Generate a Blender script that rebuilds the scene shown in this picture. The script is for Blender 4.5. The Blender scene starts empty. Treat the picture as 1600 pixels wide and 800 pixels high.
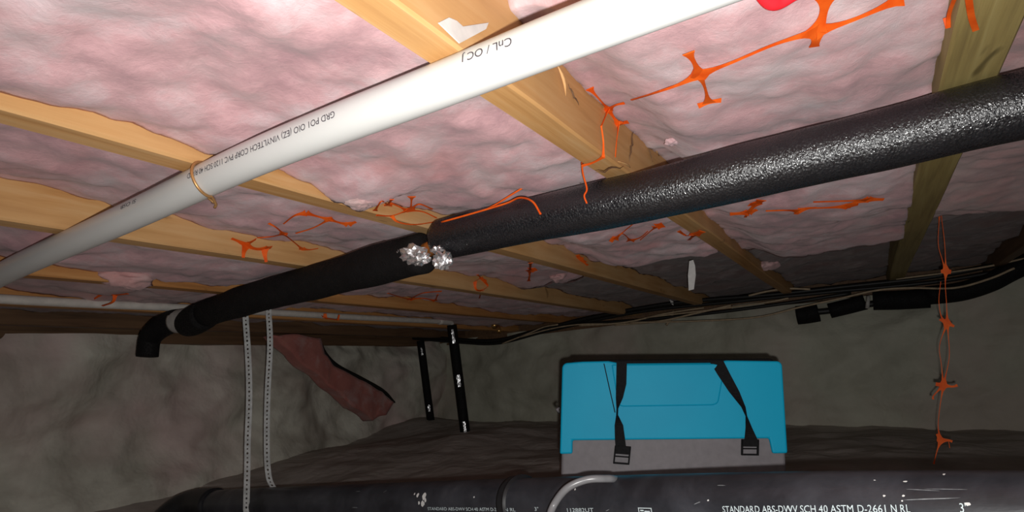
import bpy, bmesh, math, random
from mathutils import Vector, Matrix, noise

# ------------------------------------------------------------------ camera, light, exposure
scn = bpy.context.scene
COL = scn.collection
FPX, PX, PY = 1000.0, 800.0, 400.0           # focal length / principal point for the 1600x800 frame
# camera axes (right, down, forward) in world; X = along the joists, Y = across them, Z = up
CR = Vector((0.48457994, -0.8708793, -0.08216769))
CD = Vector((0.12806756, 0.1635523, -0.97818676))
CF = Vector((0.86532132, 0.46348667, 0.19078555))
cam_d = bpy.data.cameras.new('camera')
cam_d.sensor_width = 36.0; cam_d.lens = 36.0*FPX/1600.0; cam_d.clip_start = 0.01
cam = bpy.data.objects.new('camera', cam_d); COL.objects.link(cam)
cam.matrix_world = Matrix(((CR.x, -CD.x, -CF.x, 0), (CR.y, -CD.y, -CF.y, 0), (CR.z, -CD.z, -CF.z, 0), (0, 0, 0, 1)))
scn.camera = cam

world = bpy.data.worlds.new('world'); scn.world = world; world.use_nodes = True
world.node_tree.nodes['Background'].inputs[0].default_value = (0.9, 0.95, 1.0, 1)
world.node_tree.nodes['Background'].inputs[1].default_value = 0.075

fl = bpy.data.lights.new('camera_flash', 'SPOT'); fl.energy = 42.0; fl.shadow_soft_size = 0.005
fl.spot_size = math.radians(138); fl.spot_blend = 1.0
fl.color = (1.0, 0.985, 0.96)
flash = bpy.data.objects.new('camera_flash', fl); COL.objects.link(flash)
flash.matrix_world = cam.matrix_world.copy()
flash.location = CR*0.012 + CD*0.022 - CF*0.004

vs = scn.view_settings
vs.view_transform = 'Standard'; vs.look = 'None'; vs.exposure = 0.0; vs.gamma = 1.0; vs.use_curve_mapping = False

# ------------------------------------------------------------------ helpers
rnd = random.Random(7)
def ray(x, y):
    return CR*((x-PX)/FPX) + CD*((y-PY)/FPX) + CF
def onx(x, y, v): r = ray(x, y); return r*(v/r.x)
def ony(x, y, v): r = ray(x, y); return r*(v/r.y)
def onz(x, y, v): r = ray(x, y); return r*(v/r.z)
def proj(p):
    c = p.dot(CF); return (PX+FPX*p.dot(CR)/c, PY+FPX*p.dot(CD)/c)

def mesh_obj(name, verts, faces, mat, parent=None, smooth=False):
    me = bpy.data.meshes.new(name)
    me.from_pydata([tuple(v) for v in verts], [], faces); me.update()
    if smooth:
        me.polygons.foreach_set('use_smooth', [True]*len(me.polygons))
    o = bpy.data.objects.new(name, me); COL.objects.link(o)
    if mat: me.materials.append(mat)
    if parent: o.parent = parent
    return o
def bm_obj(name, bm, mat, parent=None, smooth=False):
    me = bpy.data.meshes.new(name); bm.to_mesh(me); bm.free()
    if smooth: me.polygons.foreach_set('use_smooth', [True]*len(me.polygons))
    o = bpy.data.objects.new(name, me); COL.objects.link(o)
    if mat: me.materials.append(mat)
    if parent: o.parent = parent
    return o
def tag(o, label=None, cat=None, group=None, kind=None):
    if label: o['label'] = label
    if cat: o['category'] = cat
    if group: o['group'] = group
    if kind: o['kind'] = kind
    return o
def empty(name, label, cat, group=None):
    o = bpy.data.objects.new(name, None); COL.objects.link(o); o.empty_display_size = .05
    return tag(o, label, cat, group)
def bevel(o, w, seg=2):
    m = o.modifiers.new('bevel', 'BEVEL'); m.width = w; m.segments = seg; m.limit_method = 'ANGLE'; m.angle_limit = math.radians(40)
    return o

def spline(pts, n=8):
    """Catmull-Rom through pts (Vectors)."""
    P = [Vector(p) for p in pts]
    if len(P) < 3: 
        return [P[0].lerp(P[-1], i/n) for i in range(n+1)]
    Q = [P[0]*2-P[1]] + P + [P[-1]*2-P[-2]]
    out = []
    for i in range(1, len(Q)-2):
        a, b, c, d = Q[i-1:i+3]
        for k in range(n):
            t = k/n
            out.append(.5*((2*b)+(c-a)*t+(2*a-5*b+4*c-d)*t*t+(3*b-a-3*c+d)*t**3))
    out.append(P[-1]); return out
def tube_geo(path, rad, seg=12, V=None, F=None, cap=True, up=Vector((0, 0, 1))):
    """rad: number or function(i/(n-1))."""
    V = [] if V is None else V; F = [] if F is None else F
    n = len(path); base = len(V); prev = None
    for i, p in enumerate(path):
        t = (path[min(i+1, n-1)]-path[max(i-1, 0)]).normalized()
        if prev is None:
            u = up if abs(t.dot(up)) < .9 else Vector((1, 0, 0))
            a = (u-t*u.dot(t)).normalized()
        else:
            a = (prev-t*prev.dot(t)).normalized()
        prev = a; b = t.cross(a)
        r = rad(i/(n-1)) if callable(rad) else rad
        for k in range(seg):
            th = 2*math.pi*k/seg
            V.append(p+a*(r*math.cos(th))+b*(r*math.sin(th)))
    for i in range(n-1):
        for k in range(seg):
            k2 = (k+1) % seg
            F.append((base+i*seg+k, base+i*seg+k2, base+(i+1)*seg+k2, base+(i+1)*seg+k))
    if cap:
        F.append(tuple(base+k for k in reversed(range(seg))))
        F.append(tuple(base+(n-1)*seg+k for k in range(seg)))
    return V, F
def tube(name, path, rad, mat, parent=None, seg=12):
    V, F = tube_geo(path, rad, seg)
    return mesh_obj(name, V, F, mat, parent, True)
def box(name, lo, hi, mat, parent=None, bev=0):
    x0, y0, z0 = lo; x1, y1, z1 = hi
    V = [(x0,y0,z0),(x1,y0,z0),(x1,y1,z0),(x0,y1,z0),(x0,y0,z1),(x1,y0,z1),(x1,y1,z1),(x0,y1,z1)]
    F = [(0,3,2,1),(4,5,6,7),(0,1,5,4),(1,2,6,5),(2,3,7,6),(3,0,4,7)]
    o = mesh_obj(name, V, F, mat, parent)
    if bev: bevel(o, bev)
    return o
def fr(x, y, z, o=4, H=1.0, l=2.1):
    return noise.fractal(Vector((x, y, z)), H, l, o)

# ------------------------------------------------------------------ materials
class NT:
    def __init__(s, name):
        s.m = bpy.data.materials.new(name); s.m.use_nodes = True
        s.t = s.m.node_tree; s.b = s.t.nodes['Principled BSDF']
    def n(s, typ, **kw):
        nd = s.t.nodes.new(typ)
        for k, v in kw.items():
            if k in nd.inputs: nd.inputs[k].default_value = v
            else: setattr(nd, k, v)
        return nd
    def l(s, a, b): s.t.links.new(a, b)
    def coords(s, scale=(1, 1, 1), rot=(0, 0, 0)):
        tc = s.n('ShaderNodeTexCoord'); mp = s.n('ShaderNodeMapping')
        mp.inputs['Scale'].default_value = scale; mp.inputs['Rotation'].default_value = rot
        s.l(tc.outputs['Object'], mp.inputs['Vector']); return mp.outputs['Vector']
    def noise(s, vec, scale, detail=4, rough=.55, dist=0):
        nd = s.n('ShaderNodeTexNoise'); nd.inputs['Scale'].default_value = scale
        nd.inputs['Detail'].default_value = detail; nd.inputs['Roughness'].default_value = rough
        nd.inputs['Distortion'].default_value = dist
        s.l(vec, nd.inputs['Vector']); return nd.outputs['Fac']
    def ramp(s, fac, stops, interp='LINEAR'):
        r = s.n('ShaderNodeValToRGB'); cr = r.color_ramp; cr.interpolation = interp
        while len(cr.elements) < len(stops): cr.elements.new(.5)
        for e, (p, c) in zip(cr.elements, stops):
            e.position = p; e.color = (*c, 1) if len(c) == 3 else c
        s.l(fac, r.inputs['Fac']); return r.outputs['Color']
    def mix(s, fac, a, b, mode='MIX'):
        m = s.n('ShaderNodeMix', data_type='RGBA', blend_type=mode)
        for i, v in ((0, fac), (6, a), (7, b)):
            if hasattr(v, 'links'): s.l(v, m.inputs[i])
            else: m.inputs[i].default_value = v if i == 0 else (*v, 1)
        return m.outputs[2]
    def bump(s, h, strength=.3, dist=.01, prev=None):
        b = s.n('ShaderNodeBump'); b.inputs['Strength'].default_value = strength; b.inputs['Distance'].default_value = dist
        s.l(h, b.inputs['Height'])
        if prev is not None: s.l(prev, b.inputs['Normal'])
        return b.outputs['Normal']
    def done(s, col=None, rough=.6, metal=0, spec=.5, normal=None, sheen=0):
        b = s.b
        if col is not None:
            if hasattr(col, 'links'): s.l(col, b.inputs['Base Color'])
            else: b.inputs['Base Color'].default_value = (*col, 1)
        if hasattr(rough, 'links'): s.l(rough, b.inputs['Roughness'])
        else: b.inputs['Roughness'].default_value = rough
        b.inputs['Metallic'].default_value = metal; b.inputs['Specular IOR Level'].default_value = spec
        if sheen: b.inputs['Sheen Weight'].default_value = sheen
        if normal is not None: s.l(normal, b.inputs['Normal'])
        return s.m
def plain(name, col, rough=.6, metal=0, spec=.5, var=.15, scale=30):
    t = NT(name); v = t.coords()
    c = t.ramp(t.noise(v, scale, 4), [(.3, tuple(x*(1-var) for x in col)), (.7, tuple(min(1, x*(1+var)) for x in col))])
    return t.done(c, rough, metal, spec)

def wood_mat(name, light, mid, dark):
    t = NT(name)
    g = t.noise(t.coords((2.2, 60, 34)), 1.6, 5, .6, .35)
    c = t.ramp(g, [(.28, dark), (.5, mid), (.72, light)])
    big = t.noise(t.coords((3, 8, 8)), 1.1, 3, .5)
    c = t.mix(t.ramp(big, [(.35, (0, 0, 0)), (.7, (1, 1, 1))]), c, t.mix(.55, c, light))
    kn = t.noise(t.coords((9, 34, 16)), 1.0, 2, .5, .6)
    c = t.mix(t.ramp(kn, [(.70, (0, 0, 0)), (.78, (1, 1, 1))]), c, tuple(x*.45 for x in mid))
    nrm = t.bump(g, .22, .002)
    return t.done(c, .62, 0, .3, nrm)
W_NEAR = wood_mat('wood_golden', (.62, .375, .17), (.54, .28, .095), (.41, .19, .055))
W_PALE = wood_mat('wood_pale', (.64, .40, .19), (.56, .305, .115), (.44, .215, .07))
W_OLIVE = wood_mat('wood_weathered', (.40, .32, .13), (.33, .25, .09), (.22, .16, .06))
W_FAR = wood_mat('wood_far', (.58, .30, .11), (.47, .21, .065), (.31, .135, .04))
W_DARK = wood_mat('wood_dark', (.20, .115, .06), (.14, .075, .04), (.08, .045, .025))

def insulation_mat(name, a, b, c3, stain):
    t = NT(name)
    v = t.coords()
    n1 = t.noise(v, 6.2, 6, .66, .25); n2 = t.noise(v, 13, 4, .6, .3); n3 = t.noise(t.coords((1, 1, 1), (.3, .7, 0)), 4.2, 3, .5, .5)
    col = t.ramp(n1, [(.36, a), (.50, b), (.64, c3)])
    col = t.mix(t.ramp(n2, [(.50, (0, 0, 0)), (.78, (.45, .45, .45))]), col, (.60, .53, .52))
    col = t.mix(t.ramp(n3, [(.60, (0, 0, 0)), (.74, (.7, .7, .7))]), col, stain)
    fz = t.noise(t.coords((1, 1, 1), (0, 0, .4)), 110, 6, .7, .6); fz2 = t.noise(v, 34, 5, .65, .4)
    nrm = t.bump(fz2, .20, .010); nrm = t.bump(fz, .28, .003, nrm)
    return t.done(col, .95, 0, .08, nrm, .15)
PINK = insulation_mat('pink_fibreglass', (.45, .265, .285), (.62, .375, .39), (.64, .50, .515), (.60, .275, .27))
PINK_R = insulation_mat('pink_fibreglass_deep', (.46, .26, .26), (.55, .34, .335), (.58, .42, .40), (.54, .25, .22))
PINK_D = insulation_mat('dark_pink_fibreglass', (.13, .075, .07), (.18, .10, .092), (.22, .135, .125), (.15, .06, .052))  # much darker pink, for the end-wall batts and the last bay
RED_BATT = insulation_mat('red_pink_fibreglass', (.42, .15, .13), (.48, .18, .15), (.50, .22, .18), (.42, .12, .10))

def drape_mat(name, a, b, tint):
    t = NT(name); v = t.coords()
    n1 = t.noise(v, 3.6, 5, .6, .3); n2 = t.noise(v, 1.9, 3, .5, .2)
    col = t.ramp(n1, [(.32, a), (.68, b)])
    col = t.mix(t.ramp(n2, [(.50, (0, 0, 0)), (.66, (.75, .75, .75))]), col, tint)
    nrm = t.bump(t.noise(v, 5.0, 4, .55, .25), .45, .05)
    nrm = t.bump(t.noise(v, 24, 4, .6, .3), .15, .01, nrm)
    return t.done(col, .62, 0, .25, nrm)
POLY_L = drape_mat('poly_sheet_left', (.40, .36, .30), (.80, .78, .67), (.66, .49, .46))
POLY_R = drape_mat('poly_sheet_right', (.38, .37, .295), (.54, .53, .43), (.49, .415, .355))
GROUND = drape_mat('ground_sheet', (.34, .30, .265), (.60, .54, .50), (.38, .33, .295))
OSB = plain('osb', (.50, .36, .18), .8, 0, .2, .25, 40)

WHITE = plain('white_pvc', (.58, .58, .56), .34, 0, .5, .02, 8)
WHITE_DULL = plain('white_pvc_dusty', (.62, .58, .53), .55, 0, .3, .10, 40)
PRINT = plain('black_print', (.06, .05, .06), .7, 0, .2, .3, 400)
PRINT_W = plain('white_print', (.62, .72, .74), .7, 0, .2, .15, 300)
PRINT_G = plain('olive_print', (.16, .15, .06), .7, 0, .2, .3, 300)
def foam_mat(name, base, rough, scale, strength, spec):
    t = NT(name)
    a = t.noise(t.coords((1, 1.25, 1)), scale, 2, .5, .3); b = t.noise(t.coords(), scale*.15, 3, .5)
    col = t.ramp(b, [(.3, tuple(x*.7 for x in base)), (.7, base)])
    rg = t.ramp(t.noise(t.coords(), scale*1.15, 2, .5), [(.38, (rough*.75,)*3), (.62, (min(1, rough*2.1),)*3)])
    nrm = t.bump(a, strength, .004)
    return t.done(col, rg, 0, spec, nrm)
FOAM = foam_mat('black_rubber_foam', (.010, .0105, .013), .21, 300, .40, .85)
FOAM_D = foam_mat('black_rubber_foam_matte', (.011, .010, .010), .75, 240, .4, .16)
def abs_mat():
    t = NT('black_abs'); v = t.coords()
    d = t.noise(v, 9, 5, .65, .4)
    col = t.ramp(d, [(.35, (.022, .023, .028)), (.62, (.05, .052, .062)), (.8, (.10, .10, .11))])
    r = t.ramp(t.noise(v, 14, 4), [(.3, (.30, .30, .30)), (.7, (.48, .48, .48))])
    sc = t.noise(t.coords((60, 5, 60)), 6, 3, .6)
    return t.done(col, r, 0, .5, t.bump(sc, .08, .002))
ABS = abs_mat()
ABS_D = plain('black_abs_fitting', (.020, .020, .022), .45, 0, .35, .3, 30)
COPPER = plain('copper', (.62, .24, .06), .38, .85, .5, .25, 60)
BRASS = plain('brass', (.75, .45, .16), .3, .9, .5, .2, 60)
FOIL = plain('foil', (.85, .85, .86), .3, .9, .5, .05, 60)
STEEL = plain('galvanised_steel', (.70, .71, .70), .42, .30, .5, .2, 50)
TAPE = plain('grey_tape', (.42, .40, .37), .5, 0, .4, .15, 60)
HANGER = plain('copper_coated_wire', (.48, .26, .10), .4, .6, .5, .2, 60)
def orange_mat():
    t = NT('orange_plastic')
    c = t.ramp(t.noise(t.coords(), 35, 3), [(.35, (.66, .075, .006)), (.7, (.86, .14, .015))])
    return t.done(c, .55, 0, .12)
ORANGE = orange_mat()
RED = plain('red_plastic', (.85, .02, .03), .35, 0, .5, .08, 20)
def teal_mat():
    t = NT('teal_plastic'); v = t.coords()
    c = t.ramp(t.noise(v, 3.5, 4), [(.3, (.001, .32, .53)), (.7, (.002, .38, .60))])
    c = t.mix(t.ramp(t.noise(v, 17, 6, .7), [(.68, (0, 0, 0)), (.80, (.5, .5, .5))]), c, (.03, .46, .64))
    return t.done(c, .50, 0, .16, t.bump(t.noise(v, 300, 2), .06, .001))
TEAL = teal_mat()
GREYP = plain('grey_plastic', (.17, .155, .165), .55, 0, .35, .10, 60)
BLACKP = plain('black_webbing', (.008, .008, .009), .75, 0, .12, .3, 200)
HOSE = plain('grey_vinyl_hose', (.22, .22, .23), .3, 0, .5, .06, 30)
CABLE_B = plain('black_cable', (.012, .011, .010), .5, 0, .4, .3, 50)
CABLE_T = plain('tan_cable', (.42, .32, .21), .55, 0, .3, .2, 50)
PAPER = plain('white_paper', (.62, .60, .58), .8, 0, .2, .12, 40)
SCUFF = plain('grey_scuff', (.22, .23, .24), .6, 0, .3, .3, 200)
PAINT = plain('white_paint', (.75, .75, .73), .6, 0, .3, .1, 60)

# ------------------------------------------------------------------ the setting
JZ, JTOP = 0.30, 0.535          # underside of the joists, underside of the subfloor (camera height = 0)
XW, YW = 3.50, 2.50             # end wall (across the joists), side wall (along them)
box('ceiling', (-1.0, -1.5, JTOP), (3.75, 2.65, JTOP+.02), OSB)['kind'] = 'structure'

def floor_z(x, y):
    z = -.34+.014*max(x, 0)*y
    z += .03*fr(x*1.3, y*1.3, 3.1, 4)+.012*fr(x*5, y*5, 7.7, 3)
    z += .045*math.exp(-((x-2.75)/.45)**2-((y-1.75)/.55)**2)
    z += .06*math.exp(-((x-3.15)/.22)**2-((y-2.32)/.25)**2)
    z -= .13*math.exp(-((x-1.35)/.45)**2-((y-2.0)/.42)**2)
    return z
def grid(name, nu, nv, fn, mat, smooth=True):
    V = [fn(i/nu, j/nv) for j in range(nv+1) for i in range(nu+1)]
    F = [(j*(nu+1)+i, j*(nu+1)+i+1, (j+1)*(nu+1)+i+1, (j+1)*(nu+1)+i) for j in range(nv) for i in range(nu)]
    return mesh_obj(name, V, F, mat, None, smooth)
o = grid('floor', 150, 130, lambda u, v: Vector((-1+4.7*u, -1.5+4.2*v, floor_z(-1+4.7*u, -1.5+4.2*v))), GROUND)
o['kind'] = 'structure'
def ridge(a): return 1-abs(a)
def wall_r(u, v):
    y = -1.5+4.15*u; z = -.50+.79*v
    d = .055*fr(y*2.1, z*3.0, 1.7, 4)+.05*ridge(fr(y*1.5+z*1.2, z*2.4-y*.6, 9.3, 3))-.04
    lean = .05*(1-v)
    return Vector((XW-d-lean, y, z))
o = grid('wall_right', 190, 60, wall_r, POLY_R); o['kind'] = 'structure'
def wall_l(u, v):
    x = -1+4.6*u; z = -.50+.79*v
    d = .075*fr(x*2.0, z*2.8, 5.5, 4)+.075*ridge(fr(x*1.6-z*1.9, z*2.0+x*.7, 2.3, 3))-.055
    return Vector((x, YW-d-.05*(1-v), z))
o = grid('wall_left', 210, 60, lambda u, v: wall_l(1-u, v), POLY_L); o['kind'] = 'structure'
box('trim_1', (XW-.015, -1.5, .262), (XW+.12, 2.65, JZ), W_DARK)['kind'] = 'structure'      # sill plate on the end wall
box('trim_2', (XW+.08, -1.5, JZ), (XW+.12, 2.65, JTOP), W_DARK)['kind'] = 'structure'       # rim board
box('trim_3', (-1, YW-.02, .262), (XW-.02, YW+.10, JZ), W_DARK)['kind'] = 'structure'        # sill plate on the side wall
box('trim_4', (-1, YW+.03, JZ), (XW+.08, YW+.07, JTOP), W_DARK)['kind'] = 'structure'

# ------------------------------------------------------------------ joists
JOISTS = [  # near edge Y, width, material, label
    (-.545, .040, W_DARK, 'dark floor joist at the right end of the ceiling beyond the olive one'),
    (-.184, .060, W_OLIVE, 'olive brown floor joist crossing above the thick black pipe at upper right'),
    (.280, .040, W_NEAR, 'golden floor joist running from the top edge down behind the black pipe'),
    (.700, .040, W_PALE, 'pale floor joist with the wire pipe hanger, second golden one from the left'),
    (1.108, .040, W_PALE, 'broad pale floor joist crossing under the thin end of the white pipe'),
    (1.508, .040, W_FAR, 'orange brown floor joist in front of the thin white conduit'),
    (1.912, .040, W_FAR, 'brown floor joist with the thin white conduit along its face'),
    (2.318, .040, W_DARK, 'dark brown floor joist nearest the left wall'),
]
def joist(y, w, mat, label, seed):
    n = 90; V = []; F = []
    x0, x1 = -.8, XW+.075
    for i in range(n+1):
        x = x0+(x1-x0)*i/n
        wob = .0022*fr(x*1.2, seed, 0, 2); b = .003
        cut = .0015*fr(x*6, seed+3, 1, 3)
        ys = (y+wob+cut, y+wob+w)
        zb = JZ+.0015*fr(x*2, seed+9, 2, 2)
        V += [Vector(q) for q in ((x, ys[0], JTOP), (x, ys[0], zb+b), (x, ys[0]+b, zb), (x, ys[1]-b, zb), (x, ys[1], zb+b), (x, ys[1], JTOP))]
    for i in range(n):
        a = i*6; c = a+6
        for k in range(5): F.append((a+k, c+k, c+k+1, a+k+1))
        F.append((a+5, c+5, c, a))
    F.append((0, 1, 2, 3, 4, 5)); F.append(tuple(n*6+k for k in reversed(range(6))))
    o = mesh_obj('floor_joist', V, F, mat)
    return tag(o, label, 'joist', 'floor joists')
JO = [joist(y, w, m, lb, 11.3*i) for i, (y, w, m, lb) in enumerate(JOISTS)]

# ------------------------------------------------------------------ insulation in the bays
def lin(x, tab):
    if x <= tab[0][0]: return tab[0][1]
    for (a, va), (b, vb) in zip(tab, tab[1:]):
        if x <= b: return va+(vb-va)*(x-a)/(b-a)
    return tab[-1][1]
BAYS = [(JOISTS[i][0]+JOISTS[i][1], JOISTS[i+1][0]) for i in range(7)]
def sm(a, b, x):
    t = min(1, max(0, (x-a)/(b-a))); return t*t*(3-2*t)
def bay_z(k, x, y):
    y0, y1 = BAYS[k]; v = (y-y0)/(y1-y0)
    n1 = fr(x*3.6, y*3.6, k*3.7, 3); n2 = fr(x*30, y*30, k*5.1+2, 3)
    amp, fine = .014, .0022
    if k == 0: b = lin(x, [(0, .04), (1.2, .03), (1.75, .01), (1.87, .005), (1.93, .06), (3.5, .05)])
    elif k == 1:
        mid = lin(x, [(.4, .05), (.6, .035), (1.0, .03), (1.3, .02), (1.75, -.008), (1.99, -.012), (2.05, .075), (3.5, .05)])
        side = lin(x, [(.4, .12), (.55, .085), (1.15, .085), (1.35, .05), (1.6, .03), (3.5, .05)])
        b = mid+(side-mid)*sm(.72, .97, v)
    elif k == 2:
        mid = lin(x, [(0, .045), (.4, .04), (.8, .02), (1.2, .03), (1.5, .02), (1.79, .0), (1.85, .06), (3.5, .05)])
        side = lin(x, [(0, .02), (.58, .02), (.68, .018), (.73, -.004), (.79, -.008), (.83, .02), (1.0, .035), (1.3, .055), (3.5, .05)])
        b = mid+(side-mid)*sm(.6, .93, v)
        amp = .016; fine = .003
    elif k == 3: b = lin(x, [(0, .06), (.6, .05), (1.0, .04), (3.5, .05)])+.006*v
    elif k == 4: b = .03+.012*math.sin(x*4.1)
    elif k == 5: b = .035+.012*math.sin(x*3.3+1)
    else: b = .045
    edge = 4*v*(1-v)
    wx, wy = x+.05*fr(x*4, y*4, 1.1, 2), y+.05*fr(x*4, y*4, 7.1, 2)
    bl = abs(fr(wx*4.2, wy*6.0, k*2.2+8, 4))+.22*abs(fr(wx*15, wy*19, k*1.2+4, 3))
    return JZ+b+amp*n1+fine*n2-.017*(bl-.25)-.006*(edge-.5)
BATT_LABELS = [
    'dusty pink insulation batt right of the olive joist, behind the thick black pipe',
    'pink insulation batt with the big orange mesh stars, between golden and olive joists',
    'large pink insulation batt above and below the white pipe, left of the golden joist',
    'pink insulation batt behind the middle of the white pipe, second bay from the golden joist',
    'greyish pink insulation batt behind the thin end of the white pipe',
    'dim pink insulation batt just above the thin white conduit',
    'dark insulation batt in the last bay before the left wall']
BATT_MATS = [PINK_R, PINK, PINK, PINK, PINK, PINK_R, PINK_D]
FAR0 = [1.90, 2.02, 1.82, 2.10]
FAR_LABELS = ['dark insulation right of the olive joist next to the end wall', 'dark insulation between golden and olive joists next to the end wall',
              'dark insulation left of the golden joist, behind the paper strip', 'dark insulation above the far left cables, beside the end wall corner']
def batt(k):
    y0, y1 = BAYS[k]; y0 -= .0015; y1 += .0015
    x0, x1 = (-.7, XW+.075)
    if k < 4: x1 = FAR0[k]+.004
    if k == 1: x0 = .50
    ny = 40 if k < 4 else 26
    xs = []; x = x0
    while x < x1:
        xs.append(x); x += .0085 if .15 < x < 1.9 else .02
    V = []; F = []
    m = ny+3
    for i, x in enumerate(xs):
        V.append(Vector((x, y0, JTOP-.004)))
        for j in range(ny+1):
            y = y0+(y1-y0)*j/ny
            z = min(JTOP-.03, bay_z(k, x, min(max(y, y0+.002), y1-.002)))
            xx = x
            if k == 1 and i < 8:
                z += .05*(1-i/8)**2; xx = x+.02*fr(y*14, 3.3, 0, 3)*(1-i/8)+.05*sm(.5, 1, j/ny)*(1-i/8)
            V.append(Vector((xx, y, z)))
        V.append(Vector((x, y1, JTOP-.004)))
    n = len(xs)
    for i in range(n-1):
        for j in range(m-1):
            a = i*m+j; F.append((a, a+m, a+m+1, a+1))
    F.append(tuple(range(m))); F.append(tuple((n-1)*m+j for j in reversed(range(m))))
    o = mesh_obj('insulation_batt', V, F, BATT_MATS[k], None, True)
    return tag(o, BATT_LABELS[k], 'insulation', 'ceiling insulation batts')
for k in range(7): batt(k)
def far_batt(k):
    # batts pushed up into the bays by the end wall; darkness set in their colour
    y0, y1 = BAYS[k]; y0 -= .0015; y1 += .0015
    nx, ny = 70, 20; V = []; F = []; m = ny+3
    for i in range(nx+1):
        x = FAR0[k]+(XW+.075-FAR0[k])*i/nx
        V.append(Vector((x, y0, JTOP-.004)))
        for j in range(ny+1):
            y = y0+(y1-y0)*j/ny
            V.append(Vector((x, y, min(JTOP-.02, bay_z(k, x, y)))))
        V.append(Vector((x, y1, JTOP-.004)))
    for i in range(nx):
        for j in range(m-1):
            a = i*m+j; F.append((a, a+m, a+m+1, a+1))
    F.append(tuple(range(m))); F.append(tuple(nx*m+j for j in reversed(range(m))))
    return tag(mesh_obj('insulation_batt', V, F, PINK_D, None, True), FAR_LABELS[k], 'insulation', 'dark insulation batts by the end wall')
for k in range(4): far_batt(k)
def ceil_z(x, y):
    for (yy, w, *_r) in JOISTS:
        if yy-.002 <= y <= yy+w+.002: return JZ
    for k, (a, b) in enumerate(BAYS):
        if a < y < b:
            return bay_z(k, x, y)
    return JZ+.03
def surf(px, py, off=.004):
    """point on the underside of the ceiling seen at a pixel"""
    r = ray(px, py)
    # march down the ray until it meets the underside
    t = .05; last = t
    while t < 6:
        p = r*t
        if p.z >= min(ceil_z(p.x, p.y), JTOP): break
        last = t; t += .01
    a, b = last, t
    for _ in range(12):
        m = (a+b)/2; p = r*m
        if p.z >= ceil_z(p.x, p.y): b = m
        else: a = m
    p = r*a
    return p+Vector((0, 0, -off))-r.normalized()*off*.5

# ------------------------------------------------------------------ pipes: paths and lettering
class Pipe:
    def __init__(s, pts, r, n=24):
        s.path = spline(pts, n); s.r = r
        s.L = [0]
        for a, b in zip(s.path, s.path[1:]): s.L.append(s.L[-1]+(b-a).length)
    def at(s, d):
        d = min(max(d, 0), s.L[-1]-1e-6)
        lo, hi = 0, len(s.L)-1
        while hi-lo > 1:
            m = (lo+hi)//2
            if s.L[m] <= d: lo = m
            else: hi = m
        t = (d-s.L[lo])/(s.L[hi]-s.L[lo])
        c = s.path[lo].lerp(s.path[hi], t); tg = (s.path[hi]-s.path[lo]).normalized()
        f = -c; f = (f-tg*f.dot(tg)).normalized()          # towards the camera position
        u = tg.cross(f); 
        if u.z < 0: u = -u
        return c, tg, f, u
    def pt(s, d, phi, lift=0):
        c, tg, f, u = s.at(d)
        return c+(f*math.cos(phi)+u*math.sin(phi))*(s.r+lift)
    def hit(s, px, py):
        d0, d1, p0, p1 = 0, s.L[-1], -1.45, 1.45
        nd, npn = 70, 24
        for lev in range(6):
            best = None
            for i in range(nd+1):
                d = d0+(d1-d0)*i/nd
                c, tg, f, u = s.at(d)
                for j in range(npn+1):
                    ph = p0+(p1-p0)*j/npn
                    q = proj(c+(f*math.cos(ph)+u*math.sin(ph))*s.r); e = (q[0]-px)**2+(q[1]-py)**2
                    if best is None or e < best[0]: best = (e, d, ph)
            wd = 2*(d1-d0)/nd; wp = 2*(p1-p0)/npn
            d0, d1, p0, p1 = max(0, best[1]-wd), min(s.L[-1], best[1]+wd), best[2]-wp, best[2]+wp
            nd, npn = 10, 10
        return best[1], best[2]
    def sub(s, a, b, n=30):
        return [s.at(a+(b-a)*i/n)[0] for i in range(n+1)]
def text_mesh(body, thin=0):
    cu = bpy.data.curves.new('txt', 'FONT'); cu.body = body; cu.size = 1; cu.resolution_u = 3
    if thin: cu.offset = thin
    ob = bpy.data.objects.new('txt', cu); COL.objects.link(ob)
    dg = bpy.context.evaluated_depsgraph_get()
    me = bpy.data.meshes.new_from_object(ob.evaluated_get(dg))
    V = [v.co.copy() for v in me.vertices]; F = [tuple(p.vertices) for p in me.polygons]
    bpy.data.objects.remove(ob); bpy.data.curves.remove(cu); bpy.data.meshes.remove(me)
    return V, F
def pipe_text(pipe, body, pxa, pxb, cap, mat, parent, flip=False, name='lettering', thin=0, N=6):
    """print between two pixels' places on the pipe; cap = capital height in metres"""
    V, F = text_mesh(body, thin)
    x0 = min(v.x for v in V); x1 = max(v.x for v in V)
    H = [pipe.hit(pxa[0]+(pxb[0]-pxa[0])*i/N, pxa[1]+(pxb[1]-pxa[1])*i/N) for i in range(N+1)]
    da, db = H[0][0], H[-1][0]
    def phi(d):
        for (a, pa), (b, pb) in zip(H, H[1:]):
            if min(a, b) <= d <= max(a, b) and a != b: return pa+(pb-pa)*(d-a)/(b-a)
        return H[0][1] if abs(d-da) < abs(d-db) else H[-1][1]
    out = []
    for v in V:
        t = (v.x-x0)/(x1-x0); y = v.y/.70*cap
        if flip: t = 1-t; y = cap-y
        dd = da+(db-da)*t; out.append(pipe.pt(dd, phi(dd)+y/pipe.r, .0005))
    return mesh_obj(name, out, F, mat, parent)
def pipe_patch(pipe, px, py, w, h, mat, parent, name, ang=0, n=9, lift=.0007):
    d, ph = pipe.hit(px, py); V = []
    c, s_ = math.cos(ang), math.sin(ang)
    for i in range(n):
        th = 2*math.pi*i/n; k = rnd.uniform(.7, 1.15)
        a, b = w*k*math.cos(th), h*k*math.sin(th)
        V.append(pipe.pt(d+a*c-b*s_, ph+(a*s_+b*c)/pipe.r, lift))
    return mesh_obj(name, V, [tuple(range(n))], mat, parent)

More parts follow.
